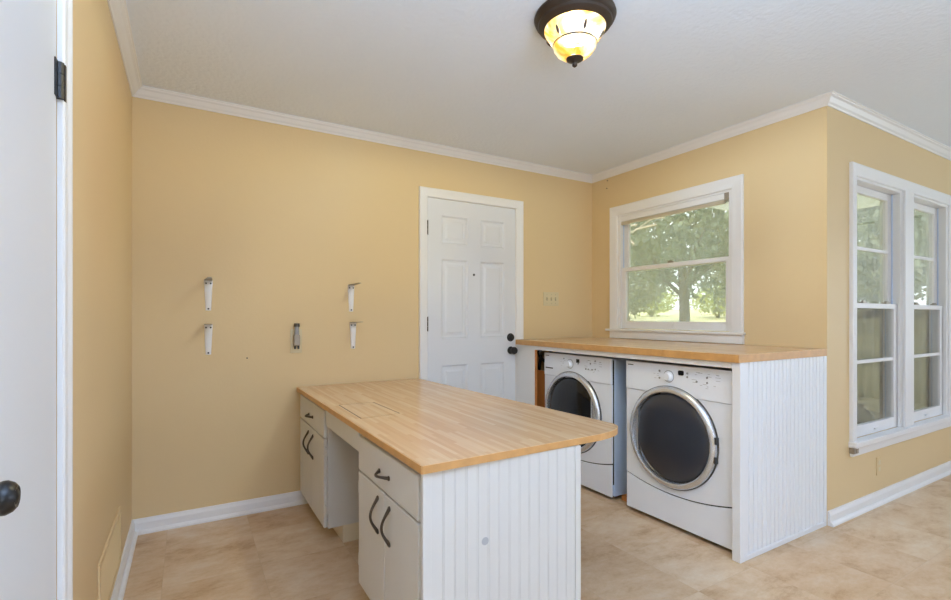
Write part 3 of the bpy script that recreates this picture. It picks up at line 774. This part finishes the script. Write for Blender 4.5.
def leaves(rnd, c, r, n, size, hollow=.35):
    mb = MB(); vs, fs = [], []
    for _ in range(n):
        while True:
            p = Vector((rnd.uniform(-1,1), rnd.uniform(-1,1), rnd.uniform(-1,1)))
            if hollow < p.length < 1: break
        p *= .82+.18*math.sin(p.x*7+1)*math.sin(p.y*6+2)*math.sin(p.z*5)
        q = Vector((c[0]+p.x*r[0], c[1]+p.y*r[1], c[2]+p.z*r[2]))
        d = Vector((rnd.gauss(0,1), rnd.gauss(0,1), rnd.gauss(0,.6))).normalized(); u = d.orthogonal().normalized(); u.rotate(Matrix.Rotation(rnd.uniform(0,6.28), 3, d)); w = d.cross(u)
        s = size*rnd.uniform(.6,1.3); k = len(vs)
        vs += [q-u*s, q-w*s*.45, q+u*s, q+w*s*.45]; fs.append((k, k+1, k+2, k+3))
    return mb.faces(vs, fs)
def tree(name, label, base_, r, zc, h0, n, size, mat, seed, cat='tree', tr=.11, twigs=False, group='trees outside the window'):
    rnd = random.Random(seed)
    t = thing(name, label, cat, base_, group)
    bx, by, bz = base_
    tk = MB().tube([(bx+.04*math.sin(i), by+.03*math.cos(i*1.3), bz-.2+(zc-bz+.2)*i/6) for i in range(7)], [tr*(1.5-.15*i) if i else tr*2 for i in range(7)], 10)
    for i in range(7):
        a = rnd.uniform(0, 6.28); z0 = h0+rnd.uniform(0, .6); L = r[0]*.7
        tk.tube([(bx, by, z0), (bx+math.cos(a)*L*.4, by+math.sin(a)*L*.4, z0+L*.35), (bx+math.cos(a)*L, by+math.sin(a)*L, z0+L*.5)], [tr*.5, tr*.35, tr*.12], 7)
    tk.build('trunk', 'bark', t, smooth=True)
    leaves(rnd, (bx, by, zc), r, n, size).build('foliage', mat, t)
    if twigs:
        for i in range(26):
            a = Vector((bx-2.6+rnd.uniform(-.2,.5), by+rnd.uniform(-2.2,2.2), rnd.uniform(2.5,4.0)))
            b = a+Vector((rnd.uniform(-.3,.3), rnd.uniform(-.7,.7), rnd.uniform(-.25,.35)))
            MB().tube([a, (a+b)/2+Vector((0,0,.06)), b], [.02,.014,.006], 6).build('bare_branch', 'leafdead', t)
    return t
tree('shade_tree', 'big green shade tree with a thick trunk centred in the counter window', (9.5, 7.0, .0), (3.4,4.2,2.5), 3.95, 1.5, 17000, .085, 'leaf', 3, twigs=True, tr=.095)
tree('shade_tree', 'leafy green tree standing left of the big shade tree, seen in the counter window', (17, 16.3, .7), (3.2,3.6,2.7), 3.2, 1.2, 8000, .12, 'leafg', 5)
tree('shade_tree', 'leafy green tree standing right of the big shade tree, seen in the counter window', (17.5, 9.3, .7), (3.2,3.0,2.7), 3.3, 1.3, 8000, .12, 'leafg', 7)
tree('shade_tree', 'green tree outside the double window, seen through its hazy panes', (24.6, 9.0, 1.2), (3.6,3.5,3.4), 4.2, 1.7, 9000, .15, 'leafg', 9)
for i, (x, y, z, r, lb) in enumerate(((22.5, 18.6, 1.2, 1.3, 'bright yellow green shrub low in the counter window, left of the tree trunk'), (22.5, 14.6, 1.2, 1.2, 'bright yellow green shrub low in the counter window, right of the tree trunk'), (4.9, 2.85, -.33, .8, 'olive green shrub low outside the double window'))):
    s = thing('shrub', lb, 'shrub', (x, y, z), 'shrubs outside the windows')
    rnd = random.Random(20+i)
    leaves(rnd, (x, y, z+r*.7), (r*1.25, r*1.4, r*.8), 2400, .08 if i < 2 else .05, .2).build('foliage', 'leafy' if i < 2 else 'leaf', s)
    st = MB()
    for q in range(5): st.tube([(x, y, z-.2), (x+.3*r*math.cos(q*1.3), y+.3*r*math.sin(q*1.3), z+r*.8)], [.03, .012], 6)
    st.build('stem', 'bark', s)

# ------------------------------------------------------------------ light
def area(name, loc, rot, sx, sy, power, col=(1,1,1)):
    l = bpy.data.lights.new(name, 'AREA'); l.shape = 'RECTANGLE'; l.size = sx; l.size_y = sy; l.energy = power; l.color = col
    o = bpy.data.objects.new(name, l); o.location = loc; o.rotation_euler = rot; C.objects.link(o); return o
area('fill_east', (XE+.03, (WE[0]+WE[1])/2, 1.4), (0, PI*.64, 0), 1.35, 1.9, 22, (.715,.97,1.36))  # added fill lamp in the unseen east window, standing in for daylight
area('fill_rear', ((WR1[0]+WR1[1])/2, YR-.03, 1.35), (PI*.66, 0, 0), 1.15, 1.45, 6, (.715,.97,1.36))  # likewise added, in the unseen rear window
area('ceiling_fill', (.5, -.3, 1.7), (PI, 0, 0), 1.4, 1.2, 58, (.715,.97,1.36))  # added fill above the camera, aimed up to brighten the room off the ceiling
pl2 = bpy.data.lights.new('lamp_bulb', 'POINT'); pl2.energy = 180; pl2.color = (.80,.98,1.32); pl2.shadow_soft_size = .015
po = bpy.data.objects.new('lamp_bulb', pl2); po.location = (lx, ly, H-.050); C.objects.link(po)
sn = bpy.data.lights.new('sun', 'SUN'); sn.energy = 7; sn.angle = math.radians(1); sn.color = (1,.96,.88)
so = bpy.data.objects.new('sun', sn); so.rotation_euler = (math.radians(12), math.radians(-38), 0); so.location = (0,0,10); C.objects.link(so)
w = bpy.data.worlds.new('sky'); bpy.context.scene.world = w; w.use_nodes = True
bg = w.node_tree.nodes['Background']; bg.inputs[0].default_value = (.88,.95,1.06,1); bg.inputs[1].default_value = 3.4

# ------------------------------------------------------------------ camera
cam = bpy.data.cameras.new('camera'); cam.sensor_width = 36; cam.sensor_fit = 'HORIZONTAL'; cam.lens = 36*486.4/951; cam.shift_y = 16.85/951; cam.clip_start = .02
co = bpy.data.objects.new('camera', cam); co.location = (0, 0, 1.187); co.rotation_euler = (PI/2, 0, -math.radians(30.55)); C.objects.link(co)
sc = bpy.context.scene; sc.camera = co
sc.view_settings.view_transform = 'Standard'; sc.view_settings.look = 'None'; sc.view_settings.exposure = .2; sc.view_settings.gamma = 1; sc.view_settings.use_curve_mapping = False
sc.cycles.use_denoising = True; sc.cycles.max_bounces = 10; sc.cycles.diffuse_bounces = 6; sc.cycles.transparent_max_bounces = 16
sc.cycles.sample_clamp_indirect = 6; sc.cycles.caustics_reflective = False; sc.cycles.caustics_refractive = False
